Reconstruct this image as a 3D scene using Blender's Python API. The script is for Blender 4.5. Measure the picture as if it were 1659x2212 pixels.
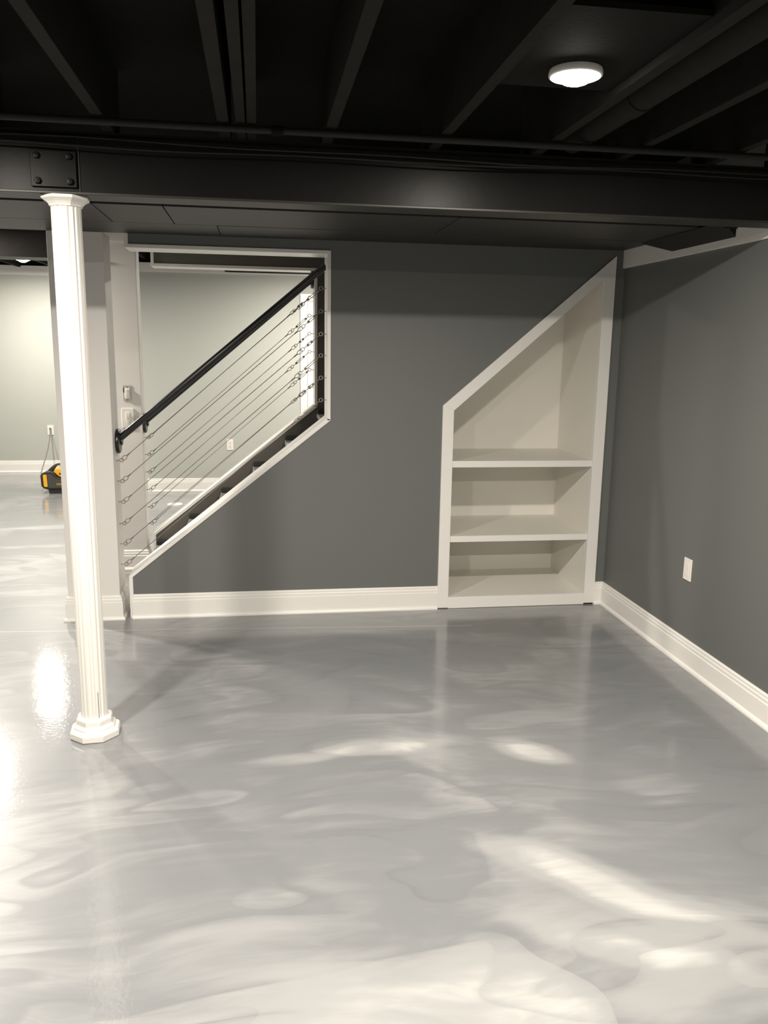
import bpy, bmesh, math, random
from mathutils import Vector, Matrix
S = bpy.context.scene
for o in list(bpy.data.objects): bpy.data.objects.remove(o)
random.seed(4)

# ---------------------------------------------------------------- camera
PITCH, ROLL, YAW, F = 0.19742, 0.01611, 0.15161, 1784.4
rt = Vector((math.cos(YAW), -math.sin(YAW), 0))
fw = Vector((math.sin(YAW)*math.cos(PITCH), math.cos(YAW)*math.cos(PITCH), -math.sin(PITCH)))
up = rt.cross(fw)
cx_ = rt*math.cos(ROLL) + up*math.sin(ROLL)
cy_ = -rt*math.sin(ROLL) + up*math.cos(ROLL)
cam = bpy.data.cameras.new('camera'); camo = bpy.data.objects.new('camera', cam)
S.collection.objects.link(camo)
camo.matrix_world = Matrix((( cx_.x, cy_.x, -fw.x, -2.1712), (cx_.y, cy_.y, -fw.y, -4.8464), (cx_.z, cy_.z, -fw.z, 1.6), (0, 0, 0, 1)))
cam.sensor_fit = 'VERTICAL'; cam.sensor_height = 24; cam.lens = F*24/2212
cam.clip_start = 0.05; cam.clip_end = 60
S.camera = camo

# ---------------------------------------------------------------- world, exposure
w = bpy.data.worlds.new('world'); S.world = w; w.use_nodes = True
w.node_tree.nodes['Background'].inputs[0].default_value = (0.9, 0.95, 1, 1)
w.node_tree.nodes['Background'].inputs[1].default_value = 0.0
S.view_settings.view_transform = 'Standard'; S.view_settings.look = 'None'
S.view_settings.gamma = 1; S.view_settings.use_curve_mapping = False
S.view_settings.exposure = 1.2
LAMP_COL = (1.0, 0.925, 0.82)
# ceiling lamps: x, y, z of the lens, watts, label
LAMPS = [
 (-1.293, -2.475, 2.345, 27, 'round ceiling light glowing between black joists above the grey room'),
 (-4.64, 4.80, 2.45, 28, 'round ceiling light glowing far back over the room behind the column'),
 (-3.28, -2.48, 2.345, 30, 'round ceiling light to the left, level with the one over the grey room'),
 (-1.293, -4.75, 2.345, 36, 'round ceiling light behind the viewer, on the right side of the grey room'),
 (-3.28, -4.75, 2.345, 36, 'round ceiling light behind the viewer, near the middle of the basement'),
 (-4.45, 0.85, 2.345, 50, 'round ceiling light in the passage left of the stairs'),
 (-4.65, 2.6, 2.345, 42, 'round ceiling light just beyond the black bulkhead'),
 (-1.45, 3.1, 2.42, 36, 'round ceiling light in front of the white far door')]

# ---------------------------------------------------------------- materials
def mat(name, col, rough=0.5, metal=0.0, spec=0.5, noise=0.0, nscale=8.0, bump=0.0, bscale=120.0, coat=0.0, emit=None):
    m = bpy.data.materials.new(name); m.use_nodes = True
    nt = m.node_tree; b = nt.nodes['Principled BSDF']
    b.inputs['Base Color'].default_value = (*col, 1); b.inputs['Roughness'].default_value = rough
    b.inputs['Metallic'].default_value = metal; b.inputs['Specular IOR Level'].default_value = spec
    b.inputs['Coat Weight'].default_value = coat
    tc = nt.nodes.new('ShaderNodeTexCoord')
    if noise:
        n = nt.nodes.new('ShaderNodeTexNoise'); n.inputs['Scale'].default_value = nscale; n.inputs['Detail'].default_value = 4
        nt.links.new(tc.outputs['Object'], n.inputs['Vector'])
        r = nt.nodes.new('ShaderNodeMix'); r.data_type = 'RGBA'
        r.inputs[6].default_value = (*[c*(1-noise) for c in col], 1); r.inputs[7].default_value = (*[min(1, c*(1+noise)) for c in col], 1)
        nt.links.new(n.outputs['Fac'], r.inputs[0]); nt.links.new(r.outputs[2], b.inputs['Base Color'])
    if bump:
        n2 = nt.nodes.new('ShaderNodeTexNoise'); n2.inputs['Scale'].default_value = bscale; n2.inputs['Detail'].default_value = 2
        nt.links.new(tc.outputs['Object'], n2.inputs['Vector'])
        bp = nt.nodes.new('ShaderNodeBump'); bp.inputs['Strength'].default_value = bump; bp.inputs['Distance'].default_value = 0.002
        nt.links.new(n2.outputs['Fac'], bp.inputs['Height']); nt.links.new(bp.outputs[0], b.inputs['Normal'])
    if emit:
        b.inputs['Emission Color'].default_value = (*emit[0], 1); b.inputs['Emission Strength'].default_value = emit[1]
    return m
M = {}
M['grey_wall'] = mat('charcoal grey wall paint', (.139, .145, .138), .55, noise=.03, nscale=1.5, bump=.06, bscale=260)
M['stair_wall'] = mat('charcoal paint browned for stairwell shade', (.122, .112, .097), .55, noise=.03, nscale=1.5, bump=.06, bscale=260)  # same charcoal wall, stairwell shade and warm bounce put into the colour
M['sage_wall'] = mat('pale sage wall paint', (.455, .470, .435), .6, noise=.02, nscale=1.5, bump=.05, bscale=260)
M['post_paint'] = mat('warm white wall paint', (.73, .705, .675), .55, noise=.02, nscale=2, bump=.05, bscale=260)
M['trim'] = mat('white trim paint', (.82, .80, .765), .32, noise=.015, nscale=5)
M['shelf'] = mat('white shelf paint', (.80, .775, .715), .42, noise=.015, nscale=4)
M['vinyl'] = mat('white column vinyl', (.74, .72, .675), .35, noise=.02, nscale=6)
M['black'] = mat('black ceiling paint', (.006, .0057, .005), .8, spec=.1, noise=.35, nscale=5, bump=.3, bscale=60)
M['joist'] = mat('black painted lumber', (.0145, .0136, .0122), .8, spec=.12, noise=.3, nscale=14, bump=.3, bscale=60)
M['steel'] = mat('black painted steel', (.0125, .0122, .0118), .34, spec=.06, noise=.25, nscale=3, bump=.16, bscale=22)
M['conduit'] = mat('black painted conduit', (.0165, .0155, .014), .6, spec=.2)
M['flange'] = mat('dark painted steel flange', (.022, .020, .0175), .45, spec=.3, noise=.2, nscale=6, bump=.1, bscale=25)
M['soffit'] = mat('black soffit board', (.031, .029, .025), .50, spec=.35, noise=.15, nscale=3, bump=.05, bscale=40)
M['rail'] = mat('gloss black rail', (.008, .008, .009), .30, spec=.5)
M['cable'] = mat('dull steel cable', (.24, .215, .18), .45, metal=.7, noise=.2, nscale=60)
M['tread'] = mat('charcoal stair tread', (.17, .166, .16), .6, noise=.25, nscale=30, bump=.2, bscale=150)
M['riser'] = mat('charcoal stair riser', (.07, .068, .066), .6, noise=.2, nscale=20)
M['rubber'] = mat('black stair edge strip', (.012, .012, .012), .6)
M['plate'] = mat('white plastic plate', (.82, .79, .74), .35)
M['slot'] = mat('dark slot', (.03, .03, .03), .6)
M['strap'] = mat('zinc switch strap', (.45, .43, .41), .4, metal=.6, noise=.3, nscale=90)
M['radio_black'] = mat('black rubber casing', (.020, .018, .016), .5, noise=.2, nscale=40)
M['radio_grey'] = mat('dark grey plastic face', (.055, .052, .047), .5, noise=.15, nscale=50)
M['yellow'] = mat('yellow plastic', (.80, .42, .02), .4, noise=.06, nscale=40)
M['cord'] = mat('grey power cord', (.16, .15, .13), .5)
M['lens'] = mat('lit lamp lens', (.9, .9, .9), .4, emit=((1.0, .95, .86), 22.0))
M['ring'] = mat('white lamp ring', (.8, .78, .74), .3)
M['wood'] = mat('raw plywood edge', (.45, .28, .14), .7, noise=.2, nscale=40)

def floor_material():
    m = bpy.data.materials.new('swirled pearl grey epoxy'); m.use_nodes = True
    nt = m.node_tree; N = nt.nodes; L = nt.links; b = N['Principled BSDF']
    tc = N.new('ShaderNodeTexCoord')
    def math_(op, a, bb=None, c=None, clamp=False):
        n = N.new('ShaderNodeMath'); n.operation = op; n.use_clamp = clamp
        for i, v in enumerate((a, bb, c)):
            if v is None: continue
            if isinstance(v, (int, float)): n.inputs[i].default_value = v
            else: L.new(v, n.inputs[i])
        return n.outputs[0]
    def noise(vec, scale, detail=2.0, dist=0.0, rough=.5, col=False):
        n = N.new('ShaderNodeTexNoise'); n.inputs['Scale'].default_value = scale; n.inputs['Detail'].default_value = detail
        n.inputs['Distortion'].default_value = dist; n.inputs['Roughness'].default_value = rough
        L.new(vec, n.inputs['Vector']); return n.outputs['Color' if col else 'Fac']
    def vmath(op, a, bb):
        n = N.new('ShaderNodeVectorMath'); n.operation = op
        for i, v in enumerate((a, bb)):
            if isinstance(v, tuple): n.inputs[i].default_value = v
            else: L.new(v, n.inputs[i])
        return n.outputs[0]
    P = tc.outputs['Object']
    # domain warping and soft cells make the troweled lobes
    w1 = vmath('SUBTRACT', noise(P, 1.0, 1.0, 0, .45, True), (.5, .5, .5))
    P1 = vmath('ADD', P, vmath('MULTIPLY', w1, (.75, .5, 0)))
    w2 = vmath('SUBTRACT', noise(P1, 2.6, 1.0, 0, .5, True), (.5, .5, .5))
    P2 = vmath('ADD', P1, vmath('MULTIPLY', w2, (.30, .22, 0)))
    def fold(vec, scale, n):
        # brightens slowly across each lobe and falls into a soft crease at its rim
        f = noise(vec, scale, 1.0, .35, .4)
        fr = math_('FRACT', math_('MULTIPLY', f, n))
        d = math_('MINIMUM', math_('MULTIPLY', fr, 3.2), math_('MULTIPLY', math_('SUBTRACT', 1.0, fr), 7.0))
        d = math_('MINIMUM', d, 1.0)
        return math_('ADD', math_('MULTIPLY', fr, .45), math_('MULTIPLY', d, .55))
    big = noise(P2, .9, 1.5, .3, .5)
    mid = noise(vmath('MULTIPLY', P2, (1, 1.9, 1)), 2.2, 2.5, .5, .5)
    mask = noise(P, 1.7, 1.0, 0, .5)
    mask = math_('MULTIPLY_ADD', mask, 3.4, -1.25, clamp=True)
    fa = fold(vmath('MULTIPLY', P1, (.7, 1.9, 1)), 1.0, 4.6)
    fb = fold(vmath('ADD', vmath('MULTIPLY', P1, (.8, 2.3, 1)), (5.3, 2.1, 0)), 1.9, 4.8)
    brush = noise(vmath('MULTIPLY', P1, (2.0, 10.0, 1)), 3.0, 3.0, .6, .55)
    v = math_('MULTIPLY_ADD', big, .42, -.21)
    v = math_('ADD', v, math_('MULTIPLY_ADD', mid, .26, -.13))
    v = math_('ADD', v, math_('MULTIPLY', math_('MULTIPLY_ADD', fa, .23, -.15), mask))
    v = math_('ADD', v, math_('MULTIPLY', math_('MULTIPLY_ADD', fb, .15, -.10), math_('SUBTRACT', 1.15, mask)))
    v = math_('ADD', v, math_('MULTIPLY_ADD', brush, .16, -.08))
    # poured pools of white pigment, nearest also painted-in lamplight: centre, half axes, turn, strength
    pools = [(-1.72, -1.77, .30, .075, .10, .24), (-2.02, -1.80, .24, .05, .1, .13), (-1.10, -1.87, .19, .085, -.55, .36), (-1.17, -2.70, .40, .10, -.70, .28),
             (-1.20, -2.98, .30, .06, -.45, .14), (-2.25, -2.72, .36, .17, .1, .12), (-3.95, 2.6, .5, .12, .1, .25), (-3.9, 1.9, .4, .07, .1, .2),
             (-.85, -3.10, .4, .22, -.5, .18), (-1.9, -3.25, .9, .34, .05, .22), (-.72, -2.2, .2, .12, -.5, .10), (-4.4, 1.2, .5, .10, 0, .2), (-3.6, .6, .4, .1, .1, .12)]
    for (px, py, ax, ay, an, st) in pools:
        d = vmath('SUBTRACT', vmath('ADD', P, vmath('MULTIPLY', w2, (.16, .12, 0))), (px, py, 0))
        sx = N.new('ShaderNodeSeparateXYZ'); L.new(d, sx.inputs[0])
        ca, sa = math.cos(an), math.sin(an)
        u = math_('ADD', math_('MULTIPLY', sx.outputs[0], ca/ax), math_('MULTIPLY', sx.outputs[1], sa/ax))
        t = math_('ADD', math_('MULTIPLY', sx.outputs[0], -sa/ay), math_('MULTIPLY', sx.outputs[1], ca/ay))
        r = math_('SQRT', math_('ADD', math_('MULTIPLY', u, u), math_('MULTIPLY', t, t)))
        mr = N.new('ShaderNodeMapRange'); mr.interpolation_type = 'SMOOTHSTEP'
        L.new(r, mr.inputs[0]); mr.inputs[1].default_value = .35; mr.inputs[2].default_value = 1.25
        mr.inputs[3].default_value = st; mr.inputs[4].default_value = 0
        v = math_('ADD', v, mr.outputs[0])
    ramp = N.new('ShaderNodeValToRGB'); cr = ramp.color_ramp; cr.interpolation = 'EASE'
    cr.elements[0].position = .0; cr.elements[0].color = (.118, .124, .131, 1)
    cr.elements[1].position = 1.0; cr.elements[1].color = (.70, .685, .655, 1)
    e = cr.elements.new(.38); e.color = (.186, .193, .200, 1)
    e = cr.elements.new(.62); e.color = (.298, .300, .301, 1)
    L.new(math_('ADD', v, .425, clamp=True), ramp.inputs[0])
    # hairline saw cut filled with white in front of the stair wall
    sp = N.new('ShaderNodeSeparateXYZ'); L.new(P, sp.inputs[0])
    ln = math_('ABSOLUTE', math_('ADD', sp.outputs[1], math_('MULTIPLY_ADD', sp.outputs[0], .063, .402)))
    ln = math_('LESS_THAN', ln, .004)
    lim = math_('MULTIPLY', math_('LESS_THAN', sp.outputs[0], -.95), math_('GREATER_THAN', sp.outputs[0], -6))
    mx = N.new('ShaderNodeMix'); mx.data_type = 'RGBA'; L.new(math_('MULTIPLY', math_('MULTIPLY', ln, lim), .35), mx.inputs[0])
    L.new(ramp.outputs[0], mx.inputs[6]); mx.inputs[7].default_value = (.75, .73, .69, 1)
    L.new(mx.outputs[2], b.inputs['Base Color'])
    b.inputs['Roughness'].default_value = .38; b.inputs['Specular IOR Level'].default_value = .35
    b.inputs['Coat Weight'].default_value = .9; b.inputs['Coat Roughness'].default_value = .07; b.inputs['Coat IOR'].default_value = 1.5
    nb = noise(P, 55, 3.0, 0, .6)
    bp = N.new('ShaderNodeBump'); bp.inputs['Strength'].default_value = .14; bp.inputs['Distance'].default_value = .004
    L.new(nb, bp.inputs['Height']); L.new(bp.outputs[0], b.inputs['Coat Normal'])
    return m
M['floor'] = floor_material()

# ---------------------------------------------------------------- mesh helpers
class MB:
    def __init__(s): s.bm = bmesh.new(); s.smooth = False
    def box(s, x0, x1, y0, y1, z0, z1):
        v = [s.bm.verts.new(p) for p in ((x0,y0,z0),(x1,y0,z0),(x1,y1,z0),(x0,y1,z0),(x0,y0,z1),(x1,y0,z1),(x1,y1,z1),(x0,y1,z1))]
        for f in ((0,3,2,1),(4,5,6,7),(0,1,5,4),(1,2,6,5),(2,3,7,6),(3,0,4,7)): s.bm.faces.new([v[i] for i in f])
        return s
    def prism(s, pts, a0, a1, axis='y'):
        def P(p, a):
            return {'y': (p[0], a, p[1]), 'x': (a, p[0], p[1]), 'z': (p[0], p[1], a)}[axis]
        A = [s.bm.verts.new(P(p, a0)) for p in pts]; B = [s.bm.verts.new(P(p, a1)) for p in pts]
        n = len(pts)
        s.bm.faces.new(A); s.bm.faces.new(B[::-1])
        for i in range(n): s.bm.faces.new((A[i], B[i], B[(i+1) % n], A[(i+1) % n]))
        return s
    def rings(s, rs, close=True, caps=True):
        R = [[s.bm.verts.new(p) for p in r] for r in rs]
        n = len(R[0])
        for a, b in zip(R, R[1:]):
            for i in range(n if close else n-1): s.bm.faces.new((a[i], a[(i+1) % n], b[(i+1) % n], b[i]))
        if caps: s.bm.faces.new(R[0][::-1]); s.bm.faces.new(R[-1])
        return s
    def tube(s, pts, r, n=8, closed=False):
        pts = [Vector(p) for p in pts]; rs = []
        m = len(pts); prev = None
        for i, p in enumerate(pts):
            if closed: t = pts[(i+1) % m] - pts[i-1]
            else: t = pts[min(i+1, m-1)] - pts[max(i-1, 0)]
            t.normalize()
            a = prev - t*prev.dot(t) if prev else t.cross(Vector((0, 0, 1)))
            if a.length < 1e-4: a = t.cross(Vector((0, 1, 0)))
            a.normalize(); prev = a; b = t.cross(a)
            rr = r[i] if isinstance(r, (list, tuple)) else r
            rs.append([p + a*rr*math.cos(2*math.pi*k/n) + b*rr*math.sin(2*math.pi*k/n) for k in range(n)])
        if closed: rs.append(rs[0]); s.rings(rs, True, False); bmesh.ops.remove_doubles(s.bm, verts=s.bm.verts, dist=1e-6)
        else: s.rings(rs)
        s.smooth = True
        return s
    def lathe(s, prof, c, n=24, axis='z', phase=0.0, smooth=True):
        rs = []
        for r, h in prof:
            ring = []
            for k in range(n):
                a = 2*math.pi*k/n + phase; u, v = r*math.cos(a), r*math.sin(a)
                ring.append({'z': (c[0]+u, c[1]+v, c[2]+h), 'x': (c[0]+h, c[1]+u, c[2]+v), 'y': (c[0]+u, c[1]+h, c[2]+v)}[axis])
            rs.append(ring)
        s.smooth = smooth
        return s.rings(rs)
    def build(s, name, material, parent=None, bevel=0.0):
        bmesh.ops.recalc_face_normals(s.bm, faces=s.bm.faces)
        me = bpy.data.meshes.new(name); s.bm.to_mesh(me); s.bm.free()
        me.materials.append(material)
        if s.smooth:
            for p in me.polygons: p.use_smooth = True
            me.set_sharp_from_angle(angle=math.radians(38))
        o = bpy.data.objects.new(name, me); S.collection.objects.link(o)
        if parent: o.parent = parent; o.matrix_parent_inverse = parent.matrix_world.inverted()
        if bevel:
            bv = o.modifiers.new('bevel', 'BEVEL'); bv.width = bevel; bv.segments = 2; bv.limit_method = 'ANGLE'
        return o
def tag(o, label=None, cat=None, group=None, kind=None):
    if label: o['label'] = label
    if cat: o['category'] = cat
    if group: o['group'] = group
    if kind: o['kind'] = kind
    return o
def empty(name, loc, label=None, cat=None, group=None, kind=None):
    o = bpy.data.objects.new(name, None); S.collection.objects.link(o); o.location = loc
    o.empty_display_size = .05; o.matrix_world = Matrix.Translation(loc)
    return tag(o, label, cat, group, kind)
def struct(mb, name, material, label=None, bevel=0.0):
    return tag(mb.build(name, material, None, bevel), label, kind='structure')

# ================================================================ THE SHELL
XL, YB = -7.6, -8.2          # left and rear limits of the basement
struct(MB().box(XL, .15, YB, 6.2, -.12, 0), 'floor', M['floor'], 'glossy pearl grey and white swirled epoxy floor')
struct(MB().box(XL, .15, YB, 6.2, 2.57, 2.66), 'ceiling', M['black'], 'black painted underside of the floor above')
struct(MB().box(0, .15, YB, 1.25, 0, 2.57), 'wall_right', M['grey_wall'], 'dark charcoal wall on the right')
# stair wall with its cut-out for the railing and for the shelves: one outline
near = [(-2.915, 0), (-1.088, 0), (-1.088, 1.262), (-.066, 2.150), (-.066, 0), (0, 0), (0, 2.183), (-2.862, 2.183), (-2.862, 2.125), (-1.757, 2.125), (-1.757, 1.172), (-2.915, .252)]
struct(MB().prism(near, 0, .19), 'wall_back', M['grey_wall'], 'dark charcoal stair wall facing the room')
far = [(-2.91, 0), (0, 0), (0, 2.5), (-2.855, 2.5), (-2.855, 2.125), (-1.757, 2.125), (-1.757, 1.172), (-2.91, .252)]
struct(MB().prism(far, 1.10, 1.25), 'wall_stair', M['stair_wall'], 'charcoal wall on the far side of the stairs')
struct(MB().box(-3.8, .15, 4.37, 4.5, 0, 2.42), 'wall_far', M['sage_wall'], 'pale sage wall seen through the stair railing')
struct(MB().box(XL, -3.8, 5.87, 6.0, 0, 2.476), 'wall_far_left', M['sage_wall'], 'pale sage wall at the far left end of the basement')
struct(MB().box(-3.8, -3.68, 4.5, 5.87, 0, 2.57), 'wall_jog', M['sage_wall'])
struct(MB().box(XL-.12, XL, YB, 6.0, 0, 2.57), 'wall_left', M['sage_wall'])
struct(MB().box(XL, .15, YB-.12, YB, 0, 2.57), 'wall_rear', M['sage_wall'])
struct(MB().box(0, .15, 1.25, 4.37, 0, 2.57), 'wall_far_right', M['sage_wall'])
struct(MB().box(-3.8, .15, 4.375, 4.5, 2.42, 2.57).box(XL, -3.8, 5.875, 6.0, 2.476, 2.57), 'ceiling_rim', M['black'])
# black bulkhead across the passage left of the stairs
struct(MB().box(XL, -3.30, 1.10, 1.25, 2.15, 2.57).box(XL, -3.30, 1.06, 1.29, 2.138, 2.15), 'ceiling_bulkhead', M['flange'], 'black boxed bulkhead over the passage at left')

# baseboards: profile (distance off the wall, height)
BB = [(.0, .0), (.028, .0), (.028, .008), (.024, .016), (.017, .022), (.016, .104), (.0125, .108), (.0125, .122), (.009, .127), (.009, .138), (.004, .145), (.0, .145)]
def baseboard(name, p0, p1, nrm, m0=0.0, m1=0.0, label=None):
    # m0, m1: mitre at each end (+1 outside corner, -1 inside corner, 0 square)
    p0, p1, n = Vector((*p0, 0)), Vector((*p1, 0)), Vector((*nrm, 0)); d = (p1-p0).normalized()
    r0 = [p0 + n*a - d*a*m0 + Vector((0, 0, h)) for a, h in BB]; r1 = [p1 + n*a + d*a*m1 + Vector((0, 0, h)) for a, h in BB]
    return struct(MB().rings([r0, r1]), name, M['trim'], label)
baseboard('baseboard_back', (-2.925, 0), (-1.088, 0), (0, -1), 0, 0, 'white baseboard along the stair wall')
baseboard('baseboard_corner', (-.066, 0), (0, 0), (0, -1), 0, -1)
baseboard('baseboard_right', (0, 0), (0, YB), (-1, 0), -1, 0, 'white baseboard along the right wall')
baseboard('baseboard_far', (-3.8, 4.37), (-1.79, 4.37), (0, -1), 1, 0)
baseboard('baseboard_far_left', (XL, 5.87), (-3.8, 5.87), (0, -1), 0, -1)

# trims ----------------------------------------------------------
k = [0]
def trim(mb, label=None, material=None, bevel=.0015):
    k[0] += 1
    return struct(mb, 'trim_%d' % k[0], material or M['trim'], label, bevel)
th = .020
sl = (1.172-.252)/(-1.757+2.915); vth = th*math.hypot(1, sl)
def liner(y0, y1, xl_top, xl_bot, who):
    trim(MB().prism([(xl_top+.0195, 2.107), (-1.757, 2.107), (-1.757, 2.127), (xl_top+.0195, 2.127)], y0, y1), 'white head trim above the %s railing opening' % who)
    trim(MB().prism([(-1.777, 1.172), (-1.757, 1.172), (-1.757, 2.107), (-1.777, 2.107)], y0, y1), 'white upright trim at the right of the %s railing opening' % who)
    a = (xl_bot, .252 + (xl_bot+2.915)*sl)
    trim(MB().prism([a, (-1.757, 1.172), (-1.757, 1.172+vth*.2), (-1.777, 1.172+vth-.020*sl+.003), (xl_bot, a[1]+vth)], y0, y1), 'white sloping trim under the %s railing' % who)
    trim(MB().prism([(xl_bot-.001, 0), (xl_bot+.021, 0), (xl_bot+.021, .252+(xl_bot+.021+2.915)*sl), (xl_bot-.001, a[1])], y0, y1), 'white upright end trim at the foot of the %s stair wall' % who)
    trim(MB().prism([(xl_top, 2.107), (xl_top+.020, 2.107), (xl_top+.020, 2.183 if y0 < .5 else 2.50), (xl_top, 2.183 if y0 < .5 else 2.50)], y0-.0005, y1+.0005))
liner(-.008, .198, -2.882, -2.937, 'near')
liner(1.092, 1.258, -2.876, -2.932, 'far')
trim(MB().box(-.016, -.0005, YB, -.0005, 2.080, 2.25), 'white flat board along the top of the right wall')
trim(MB().prism([(XL, 2.372), (-3.8, 2.372), (-3.8, 2.478), (XL, 2.478)], 5.852, 5.87), 'white flat board along the top of the far left wall')
trim(MB().prism([(-3.8, 2.332), (0, 2.332), (0, 2.422), (-3.8, 2.422)], 4.352, 4.37), 'white flat board along the top of the far sage wall')
trim(MB().prism([(-2.51, 2.354), (-2.49, 2.346), (0, 2.346), (0, 2.404), (-2.51, 2.404)], 4.330, 4.352), 'grey strip along the top trim of the far sage wall', M['soffit'])

# door in the far room, white, seen past the cables
trim(MB().box(-1.715, -1.64, 4.345, 4.37, 0, 2.143).box(-.86, -.785, 4.345, 4.37, 0, 2.143).box(-1.64, -.86, 4.345, 4.37, 2.068, 2.143), 'white casing round the far room door')
dr = struct(MB().box(-1.637, -.863, 4.350, 4.37, .008, 2.065), 'door_1', M['trim'], 'white door in the far room', .002)
for x0, x1 in ((-1.53, -1.29), (-1.21, -.97)):
    for z0, z1 in ((.25, .85), (1.02, 1.90)):
        MB().box(x0, x1, 4.342, 4.351, z0, z1).build('door_panel', M['trim'], dr, .004)
MB().lathe([(.004, 0), (.026, 0), (.026, -.006), (.010, -.010), (.010, -.035), (.024, -.040), (.027, -.052), (.018, -.064), (.002, -.066)], (-.93, 4.35, .95), 16, 'y').build('door_handle', M['cable'], dr)

# ================================================================ BOXED POSTS at the foot of the stairs
def boxed_post(x0, x1, y0, y1, h, label, cap=None):
    e = empty('boxed_post', ((x0+x1)/2, (y0+y1)/2, 0), label, 'post')
    MB().box(x0, x1, y0, y1, 0, h).build('shaft', M['post_paint'], e, .003)
    rs = [[(x0-a, y0-a, z), (x1+a, y0-a, z), (x1+a, y1+a, z), (x0-a, y1+a, z)] for a, z in BB[1:]]
    mb = MB(); mb.rings(rs, True, False); mb.build('baseboard', M['trim'], e)
    if cap:
        rs = [[(x0-a, y0-a, z), (x1+a, y0-a, z), (x1+a, y1+a, z), (x0-a, y1+a, z)] for a, z in ((.001, cap), (.012, cap), (.014, h))]
        MB().rings(rs, True, False).build('cap_trim', M['trim'], e)
    return e
boxed_post(-3.283, -2.992, -.012, .200, 2.183, 'white boxed post behind the round column, holding the near railing')
boxed_post(-3.283, -2.975, 1.10, 1.26, 2.45, 'white boxed post across the stairs with two switches on it', 2.262)

# ================================================================ CEILING: joists, beam, soffit
ceil = bpy.data.objects['ceiling']
def joist(x, wd=.038, y0=YB, y1=-1.45, z0=2.334, nm='joist'):
    return MB().box(x-wd/2, x+wd/2, y0, y1, z0, 2.57).build(nm, M['joist'], ceil)
xs = [-2.278, -1.911, -1.507, -1.105, -.755, -.38, -.05]
for x in xs: joist(x)
x = -2.686
while x > XL: joist(x); x -= .407
joist(-2.220, .031); joist(-2.182, .030)
for i in range(16): joist(-7.4+i*.407, .038, 1.29, 5.85, 2.46)
bx = empty('steel_beam', (-3, -1.51, 2.12), 'black painted steel I-beam crossing the whole room over the column', 'beam')
MB().box(XL, .14, -1.516, -1.506, 2.128, 2.312).build('web', M['steel'], bx)
MB().box(XL, .14, -1.580, -1.440, 2.1195, 2.129).build('bottom_flange', M['flange'], bx, .002)
MB().box(XL, .14, -1.580, -1.440, 2.311, 2.321).build('top_flange', M['steel'], bx, .002)
MB().box(XL, .14, -1.575, -1.445, 2.321, 2.334).build('nailer_board', M['joist'], bx)
pl = MB().box(-2.975, -2.815, -1.530, -1.517, 2.150, 2.275).build('splice_plate', M['steel'], bx, .002)
for bxp in (-2.950, -2.838):
    for bz in (2.170, 2.256):
        MB().lathe([(.001, -.014), (.011, -.013), (.0125, -.010), (.0125, 0), (.001, .001)], (bxp, -1.530, bz), 6, 'y', smooth=False).build('bolt', M['steel'], pl)
MB().box(-2.809, -2.8055, -1.520, -1.515, 2.130, 2.311).build('joint_seam', M['rubber'], bx)
for bxp in (-2.93, -2.87):
    MB().lathe([(.001, -.012), (.010, -.011), (.011, 0), (.001, .001)], (bxp, -1.560, 2.129), 6, 'z', smooth=False).build('bolt', M['steel'], bx)

# conduit and loose wires strapped under the joists in front of the beam
cd = empty('conduit', (-3, -1.80, 2.318), 'black round conduit running along the top of the steel beam', 'pipe')
MB().tube([(XL, -1.80, 2.318), (-2.095, -1.80, 2.318)], .0125, 12).build('pipe', M['conduit'], cd)
MB().tube([(-2.095, -1.80, 2.318), (.0, -1.80, 2.318)], .0125, 12).build('pipe', M['conduit'], cd)
MB().tube([(-2.115, -1.80, 2.318), (-2.075, -1.80, 2.318)], .0165, 12).build('coupling', M['black'], cd)
for xx in (-3.6, -2.2, -.9):
    MB().box(xx-.012, xx+.012, -1.818, -1.782, 2.328, 2.335).build('strap', M['black'], cd)
def wire(z0, amp, ph, y, label):
    pts = [(XL+i*.2, y, z0+amp*math.sin(i*.33+ph)+.004*math.sin(i*1.1+ph)) for i in range(39)]
    return tag(MB().tube(pts, .0035, 6).build('wire', M['conduit']), label, 'wire')
wire(2.300, .007, .4, -1.600, 'thin black upper wire sagging along the beam under the conduit')
wire(2.284, .004, 2.0, -1.592, 'thin black lower wire sagging along the top of the beam face')
# fat black drain pipe beside a joist on the right
dp = empty('drain_pipe', (-.98, -3.5, 2.385), 'wide black drain pipe running along a joist right of the light', 'pipe')
MB().tube([(-.975, YB, 2.388), (-.975, -1.62, 2.388)], .052, 20).build('pipe', M['joist'], dp)
MB().tube([(-.975, -2.22, 2.388), (-.975, -2.12, 2.388)], .056, 20).build('coupling', M['joist'], dp)

# soffit behind the beam, made of boards with open joints
sf = empty('soffit', (-2, -.7, 2.183), 'black boarded soffit between the steel beam and the stair wall', 'soffit')
edges = [XL, -4.9, -2.872, -2.573, -1.25, -.070]
for a, b in zip(edges, edges[1:]):
    MB().box(a+.0025, b-.0025, -.968, -.424, 2.183, 2.198).build('panel', M['soffit'], sf, .0015)
MB().box(-.0695, -.018, -.62, -.424, 2.186, 2.198).build('panel', M['soffit'], sf)
MB().box(XL, -2.368, -.422, -.0, 2.1825, 2.198).build('rear_board', M['soffit'], sf, .0015)
MB().box(-2.364, -.018, -.422, -.0, 2.1815, 2.198).build('rear_board', M['soffit'], sf, .0015)
MB().box(XL, 0, -.960, .0, 2.1985, 2.21).build('backing', M['black'], sf)
MB().box(XL, -3.30, .0, .020, 2.1825, 2.57).build('rear_face', M['black'], sf)
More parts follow.
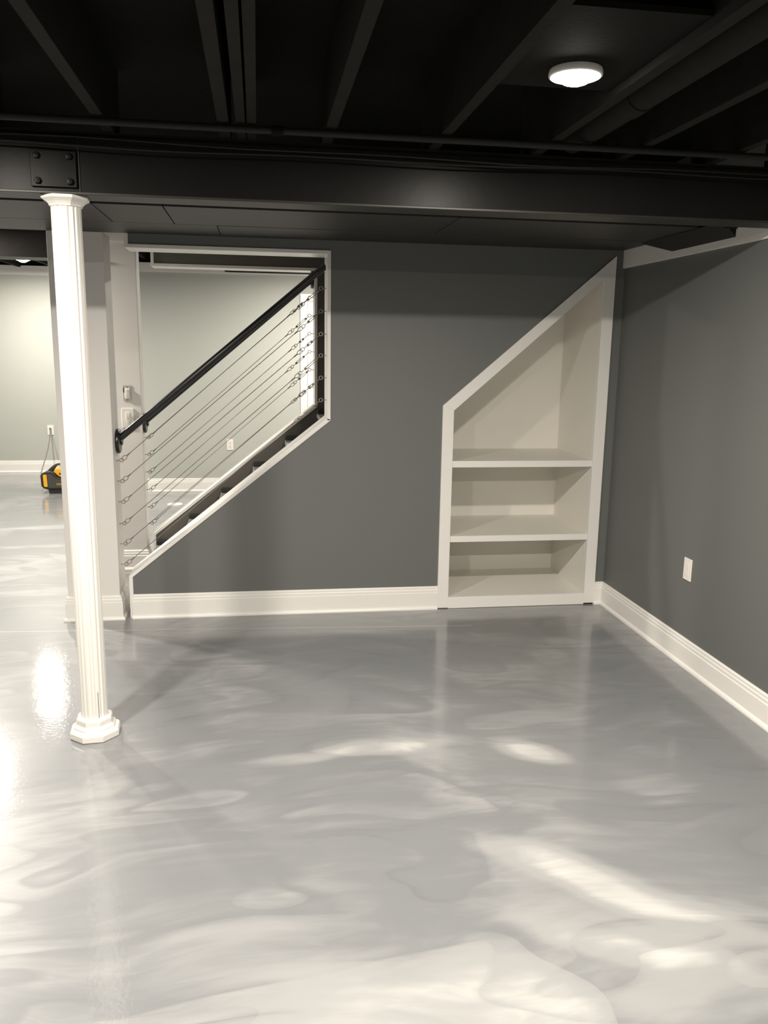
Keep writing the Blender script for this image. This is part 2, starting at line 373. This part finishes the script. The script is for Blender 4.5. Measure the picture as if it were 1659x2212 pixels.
# drooping cover at the right wall
fl = MB(); b = fl.bm
vv = [b.verts.new(p) for p in ((-.078, -.36, 2.181), (-.0165, -.30, 2.179), (-.0165, -.604, 2.114), (-.0165, -1.195, 2.115), (-.078, -1.195, 2.178),
                               (-.078, -.36, 2.1825), (-.0165, -.30, 2.1825), (-.0165, -.604, 2.160), (-.0165, -1.195, 2.163), (-.078, -1.195, 2.1825))]
for f in ((0,1,2), (0,2,3,4), (5,7,6), (5,9,8,7), (0,5,6,1), (1,6,7,2), (2,7,8,3), (3,8,9,4), (4,9,5,0)): b.faces.new([vv[i] for i in f])
fl.box(-.078, -.0165, -1.205, -1.195, 2.150, 2.183)
tag(fl.build('duct_cover', M['conduit']), 'black cover sagging from the soffit corner against the right wall', 'cover')

# ================================================================ COLUMN
cxp, cyp = -2.863, -1.508
col = empty('round_column', (cxp, cyp, 0), 'slim white fluted column with octagonal base under the steel beam', 'column')
n = 48; rs = []
for z in (.06, 2.10):
    rs.append([(cxp + (.0530 if (i % 3) else .0490)*math.cos(2*math.pi*i/n), cyp + (.0530 if (i % 3) else .0490)*math.sin(2*math.pi*i/n), z) for i in range(n)])
mb = MB(); mb.rings(rs); mb.smooth = True
mb.build('shaft', M['vinyl'], col)
ph = math.pi/8+.08
MB().lathe([(.100, 0), (.104, .003), (.104, .026), (.099, .034), (.090, .037), (.086, .040), (.086, .046), (.078, .054), (.074, .058), (.074, .078), (.070, .084), (.054, .086)], (cxp, cyp, 0), 8, 'z', ph, False).build('base', M['vinyl'], col, .0012)
MB().lathe([(.055, 0), (.060, .002), (.062, .008), (.069, .016), (.078, .022), (.086, .026), (.088, .030), (.088, .0365), (.05, .037)], (cxp, cyp, 2.0825), 8, 'z', ph, False).build('capital', M['vinyl'], col, .0012)
MB().box(cxp+.026, cxp+.0275, cyp-.0468, cyp-.0445, .088, .20).build('seam', M['soffit'], col)

# ================================================================ BOOKCASE built under the stairs
bk = empty('bookcase', (-.58, .29, 0), 'white built-in bookcase with a sloping top and two shelves in the grey wall', 'bookcase')
yf, yr = -.016, .612
xl, xr = -1.020, -.131
def slope(x): return 1.233 + (x+1.020)*.878        # underside of the sloping frame
MB().prism([(-1.088, .006), (xl, .006), (xl, slope(xl)), (-1.088, 1.262)], yf, .02).build('stile', M['trim'], bk, .001)
MB().prism([(xr, .010), (-.062, .010), (-.062, 2.150), (xr, slope(xr))], yf, .02).build('stile', M['trim'], bk, .001)
MB().prism([(-1.088, 1.262), (xl, slope(xl)), (xr, slope(xr)), (-.062, 2.150)], yf, .02).build('sloping_rail', M['trim'], bk, .001)
MB().box(xl, xr, yf, .02, .002, .075).build('bottom_rail', M['trim'], bk, .001)
MB().box(xl-.016, xl, .0205, yr, .004, slope(xl)).build('side_panel', M['shelf'], bk)
MB().box(xr, xr+.016, .0205, yr, .004, slope(xr)+.014).build('side_panel', M['shelf'], bk)
MB().prism([(xl-.016, slope(xl)), (xr, slope(xr)), (xr, slope(xr)+.016), (xl-.016, slope(xl)+.016)], .0205, yr).build('sloping_panel', M['shelf'], bk)
MB().box(xl-.016, xr+.016, yr, yr+.012, .004, 2.05).build('back_panel', M['shelf'], bk)
MB().box(xl, xr, .0205, yr, .055, .0745).build('bottom_board', M['shelf'], bk)
for z0, z1 in ((.890, .929), (.425, .463)):
    sh = MB().box(xl, xr, .0, yr, z0+.014, z1).build('shelf', M['shelf'], bk)
    MB().box(xl+.0008, xr-.0008, -.010, .0, z0, z1).build('shelf_edge', M['trim'], sh, .001)

# ================================================================ STAIRS
st = empty('staircase', (-2.9, .65, 0), 'charcoal staircase rising to the right between the two stair walls', 'stairs')
for i in range(11):
    x0 = -2.905 + .2285*i; z = .187*(i+1)
    if i > 6: break
    tr = MB().box(x0, x0+.262, .203, 1.098, z-.03, z).build('tread', M['tread'], st, .006)
    MB().box(x0+.006, x0+.190, 1.050, 1.098, z+.0005, z+.032).build('edge_strip', M['rubber'], tr, .003)
    MB().box(x0+.026, x0+.044, .203, 1.098, z-.187 if i else .0, z-.0305).build('riser', M['riser'], st)

# ================================================================ HANDRAILS AND CABLES
def handrail(y, p0, p1, label, r0, r1):
    a, b2 = Vector((p0[0], y, p0[1])), Vector((p1[0], y, p1[1])); d = (b2-a).normalized()
    h = empty('handrail', a, label, 'handrail', 'black stair handrails')
    MB().tube([a + d*.004, b2 - d*.001], .0193, 20).build('rail', M['rail'], h)
    for c, sgn, R in ((a, 1, r0), (b2, -1, r1)):
        if not R: continue
        MB().lathe([(.001, .0), (R*.96, .0), (R, .003*sgn), (R, .015*sgn), (R*.93, .020*sgn), (R*.50+.004, .022*sgn), (.024, .026*sgn), (.022, .034*sgn), (.001, .034*sgn)], c, 28, 'x').build('flange', M['rail'], h)
    return h
handrail(.130, (-2.992, 1.037), (-1.7775, 2.056), 'glossy black handrail on the near side, from white post to right trim', .072, 0)
handrail(1.175, (-2.975, 1.047), (-1.7775, 2.066), 'black handrail on the far side, mostly hidden behind the near one', .070, .074)

def ring_pts(c, d, nrm, ra, rb, n=12):
    s = d.cross(nrm)
    return [c + d*ra*math.cos(2*math.pi*i/n) + s*rb*math.sin(2*math.pi*i/n) for i in range(n)]
def rail_cable(y, p0, p1, label, group, tb, tlen):
    a, b2 = Vector((p0[0], y, p0[1])), Vector((p1[0], y, p1[1])); d = (b2-a).normalized(); nrm = Vector((0, 1, 0))
    e = empty('rail_cable', a, label, 'cable', group)
    X = Vector((1, 0, 0))
    # eye screws at both ends
    la = a + X*.030; lb = b2 - X*.030
    MB().tube([a - X*.004, a + X*.020], .0024, 6).tube(ring_pts(la, X, nrm, .0105, .0105), .0022, 6, True).build('eye_screw', M['cable'], e)
    MB().tube([b2 + X*.004, b2 - X*.020], .0024, 6).tube(ring_pts(lb, X, nrm, .0105, .0105), .0022, 6, True).build('eye_screw', M['cable'], e)
    dd = (lb-la).normalized()
    # thimble loop at the low end
    MB().tube(ring_pts(la + dd*.022, dd, nrm, .018, .011), .0022, 6, True).tube([la+dd*.038, la+dd*.062], .0042, 6).build('thimble', M['cable'], e)
    # turnbuckle near the high end
    t1 = lb - dd*tb; t0 = t1 - dd*tlen
    m = MB(); sN = dd.cross(nrm)
    m.tube([lb - dd*.008, t1], .0024, 6)
    m.tube([t1 + sN*.0055, t0 + sN*.0055], .0022, 6).tube([t1 - sN*.0055, t0 - sN*.0055], .0022, 6)
    m.tube([t1 + dd*.006, t1 - dd*.008], .0072, 8).tube([t0 + dd*.008, t0 - dd*.006], .0072, 8)
    m.tube([t0 - dd*.002, t0 - dd*.030], .0024, 6)
    m.tube(ring_pts(t0 - dd*.040, dd, nrm, .012, .010), .0022, 6, True)
    m.build('turnbuckle', M['cable'], e)
    q = t0 - dd*.062
    MB().tube(ring_pts(q, dd, nrm, .018, .010), .0022, 6, True).tube([q - dd*.016, q - dd*.045], .0042, 6).build('thimble', M['cable'], e)
    MB().tube([la + dd*.040, q - dd*.018], .0023, 6).build('wire', M['cable'], e)
ordn = ['topmost', 'second from the top', 'third from the top', 'fourth from the top', 'fifth from the top', 'lowest']
nl = [.953, .831, .708, .579, .456, .331]; nr = [1.921, 1.792, 1.663, 1.540, 1.411, 1.281]
fl_ = [.960, .838, .713, .585, .459, .339]; fr = [1.928, 1.804, 1.679, 1.553, 1.426, 1.302]
tbv = [(.025, .075), (.045, .05), (.07, .03), (.035, .085), (.060, .03), (.055, .07)]
for i in range(6):
    rail_cable(.080, (-2.992, nl[i]-.022), (-1.7775, nr[i]+.004), 'steel cable of the near railing, %s of its six' % ordn[i], 'cables of the near railing', *tbv[i])
for i in range(6):
    rail_cable(1.175, (-2.975, fl_[i]-.016), (-1.7775, fr[i]+.004), 'steel cable of the far railing, %s of its six' % ordn[i], 'cables of the far railing', *tbv[(i+2) % 6])

# ================================================================ PLATES, SWITCHES
def plate_y(name, x, y, z, wd, h, label, cat):
    e = empty(name, (x, y, z), label, cat)
    MB().prism([(x-wd/2, z-h/2), (x+wd/2, z-h/2), (x+wd/2, z+h/2), (x-wd/2, z+h/2)], y-.006, y).build('plate', M['plate'], e, .002)
    return e
def duplex(x, y, z, label):
    e = plate_y('wall_outlet', x, y, z, .073, .120, label, 'outlet')
    for dz in (.020, -.020):
        r = MB().prism([(x-.017, z+dz-.010), (x-.011, z+dz-.0145), (x+.011, z+dz-.0145), (x+.017, z+dz-.010), (x+.017, z+dz+.010), (x+.011, z+dz+.0145), (x-.011, z+dz+.0145), (x-.017, z+dz+.010)], y-.0085, y-.006).build('receptacle', M['plate'], e)
        MB().box(x-.0075, x-.0050, y-.0092, y-.0085, z+dz-.001, z+dz+.009).box(x+.0050, x+.0075, y-.0092, y-.0085, z+dz+.000, z+dz+.008).box(x-.0028, x+.0028, y-.0092, y-.0085, z+dz-.010, z+dz-.005).build('slots', M['slot'], r)
    return e
duplex(-2.490, 4.37, .516, 'white duplex outlet on the sage wall seen through the railing cables')
duplex(-4.722, 5.87, .524, 'white duplex outlet on the far left wall with a grey cord plugged in')
# blank plate on the right wall
e = empty('wall_plate', (0, -1.020, .503), 'white rectangular plate low on the dark right wall', 'wall plate')
MB().box(-.0065, 0, -1.0575, -.9825, .4455, .5605).build('plate', M['plate'], e, .0025)
MB().box(-.0085, -.0066, -1.037, -1.003, .4695, .5365).build('insert', M['plate'], e, .001)
# bare dimmer without its cover, and the covered switch under it
sy = 1.0995
e = empty('bare_switch', (-3.066, sy, 1.258), 'bare light switch without cover plate, upper one on the far white post', 'switch')
MB().box(-3.095, -3.037, sy-.003, sy, 1.205, 1.311).build('mounting_strap', M['strap'], e, .001)
MB().box(-3.083, -3.049, sy-.012, sy-.003, 1.222, 1.294).build('body', M['plate'], e, .002)
MB().box(-3.079, -3.063, sy-.016, sy-.012, 1.238, 1.282).build('rocker', M['plate'], e, .001)
MB().box(-3.060, -3.054, sy-.015, sy-.012, 1.236, 1.270).build('slider', M['plate'], e)
MB().box(-3.094, -3.085, sy-.005, sy-.003, 1.262, 1.294).build('wire_tab', M['slot'], e)
for zz in (1.2985, 1.2115):
    MB().lathe([(.001, -.004), (.0035, -.0035), (.0035, 0), (.001, .0)], (-3.066, sy-.003, zz), 8, 'y').build('screw', M['slot'], e)
e = plate_y('light_switch', -3.070, sy, 1.087, .082, .136, 'white covered light switch, lower one beside the black handrail', 'switch')
MB().box(-3.084, -3.056, sy-.0085, sy-.006, 1.068, 1.128).build('switch_frame', M['plate'], e, .001)
MB().box(-3.079, -3.071, sy-.0105, sy-.0085, 1.085, 1.122).build('slider', M['post_paint'], e)
MB().box(-3.068, -3.060, sy-.0125, sy-.0085, 1.098, 1.118).build('toggle', M['plate'], e)
MB().box(-3.077, -3.066, sy-.011, sy-.006, 1.056, 1.064).build('button', M['plate'], e)

# ================================================================ LAMPS
first = True
for (x, y, z, wt, lab) in LAMPS:
    e = empty('ceiling_light', (x, y, z), lab or 'round ceiling light outside the picture', 'ceiling light', 'round ceiling lights')
    MB().lathe([(.0662, .0118), (.0662, -.004), (.069, -.0065), (.0735, -.004), (.0745, .004), (.072, .0118)], (x, y, z), 40).build('trim_ring', M['ring'], e)
    MB().lathe([(.001, -.028), (.018, -.0265), (.034, -.021), (.046, -.013), (.058, -.0065), (.066, -.0045), (.066, .0105), (.001, .011)], (x, y, z), 32).build('lens', M['lens'], e)
    MB().lathe([(.001, .060), (.068, .060), (.068, .026), (.001, .026)], (x, y, z), 28).build('housing', M['black'], e)
    MB().box(x-.175, x+.175, y-.42, y+.16, z+.012, z+.0255).build('mounting_board', M['black'], e)
    ld = bpy.data.lights.new('lamp', 'AREA'); ld.shape = 'DISK'; ld.size = .11; ld.energy = wt; ld.color = LAMP_COL
    lo = bpy.data.objects.new('lamp', ld); S.collection.objects.link(lo); lo.parent = e
    lo.location = (0, 0, -.032)

# ================================================================ FAR ROOM
tag(MB().lathe([(.001, 0), (.074, 0), (.076, .003), (.074, .007), (.066, .009), (.001, .009)], (-3.024, 3.588, .0), 32).build('floor_cover', M['plate']), 'round white cover lying on the floor beyond the stairs', 'floor cover')

# jobsite radio, built from its front outline (half of it mirrored)
ry = 4.31; rx0 = -4.487 + 585*.000388
def RX(c): return rx0 + (c-950)*.000388
def RZ(c): return max(0.0, (2035-c)*.000388)
def mir(h): return [(RX(a), RZ(b)) for a, b in h] + [(RX(1900-a), RZ(b)) for a, b in reversed(h) if a != 950]
rd = empty('jobsite_radio', (rx0, ry+.1, 0), 'black and yellow jobsite radio on the floor half hidden by the post', 'radio')
MB().prism(mir([(950, 1925), (530, 1925), (430, 1890), (375, 1830), (365, 1560), (400, 1480), (520, 1435), (640, 1430), (720, 1480), (800, 1590), (900, 1628), (950, 1628)]), ry, ry+.20).build('casing', M['radio_black'], rd, .006)
MB().prism(mir([(950, 1880), (560, 1880), (545, 1500), (640, 1500), (700, 1540), (790, 1640), (870, 1668), (950, 1668)]), ry-.006, ry-.0005).build('face', M['radio_grey'], rd, .002)
for sgn in (0, 1):
    pts = [(435, 1525), (470, 1510), (535, 1510), (548, 1845), (480, 1850), (448, 1830)]
    pts = [(1900-a, b) for a, b in pts][::-1] if sgn else pts
    MB().prism([(RX(a), RZ(b)) for a, b in pts], ry-.008, ry-.0005).build('side_grille', M['yellow'], rd, .002)
yc = MB().prism(mir([(950, 1600), (900, 1600), (820, 1560), (700, 1440), (735, 1375), (800, 1355), (950, 1355)]), ry+.03, ry+.17).build('top_housing', M['yellow'], rd, .005)
MB().box(RX(850), RX(1050), ry+.024, ry+.0295, RZ(1515), RZ(1475)).build('display', M['radio_black'], yc)
MB().tube([(RX(a), ry+.10, RZ(b)) for a, b in ((575, 1455), (610, 1410), (665, 1350), (725, 1290), (780, 1258), (850, 1250), (950, 1250), (1050, 1250), (1120, 1258), (1175, 1290), (1235, 1350), (1290, 1410), (1325, 1455))],
          [.026, .024, .020, .015, .012, .011, .011, .011, .012, .015, .020, .024, .026], 12).build('handle', M['radio_black'], rd)
for a, b2 in ((545, 925), (975, 1355)):
    MB().prism([(RX(a), RZ(1926)), (RX(a+25), RZ(2030)), (RX(a+50), RZ(2035)), (RX(b2), RZ(2035)), (RX(b2), RZ(1926))], ry+.01, ry+.19).build('foot', M['radio_black'], rd, .003)
cu = bpy.data.curves.new('lettering', 'FONT'); cu.body = 'DEWALT'; cu.size = .062; cu.extrude = .001; cu.align_x = 'CENTER'
to = bpy.data.objects.new('lettering', cu); S.collection.objects.link(to)
bpy.context.view_layer.update()
me = bpy.data.meshes.new_from_object(to.evaluated_get(bpy.context.evaluated_depsgraph_get()))
bpy.data.objects.remove(to); me.materials.clear(); me.materials.append(M['yellow'])
wx = [v.co.x for v in me.vertices]; sc = 330*.000388/(max(wx)-min(wx))
me.transform(Matrix.Translation((RX(950), ry-.0075, RZ(1800))) @ Matrix.Rotation(math.pi/2, 4, 'X') @ Matrix.Diagonal((sc, sc*.9, 1, 1)))
lt = bpy.data.objects.new('lettering', me); S.collection.objects.link(lt); lt.parent = rd; lt.matrix_parent_inverse = rd.matrix_world.inverted()

pc = empty('power_cord', (-4.72, 5.86, .545), 'grey power cord hanging from the outlet down to the radio', 'cord')
MB().tube([(-4.7205, 5.852, .545), (-4.714, 5.835, .545), (-4.699, 5.74, .500), (-4.666, 5.55, .439), (-4.628, 5.3, .369), (-4.596, 5.05, .303), (-4.567, 4.8, .247), (-4.542, 4.6, .199), (-4.527, 4.48, .166), (-4.500, 4.42, .150), (-4.488, 4.41, .150)], .0065, 8).build('wire', M['cord'], pc)
MB().lathe([(.004, -.030), (.010, -.026), (.013, -.010), (.013, 0), (.002, 0)], (-4.722, 5.8605, .544), 10, 'y').build('plug', M['cord'], pc)
bpy.context.view_layer.update()
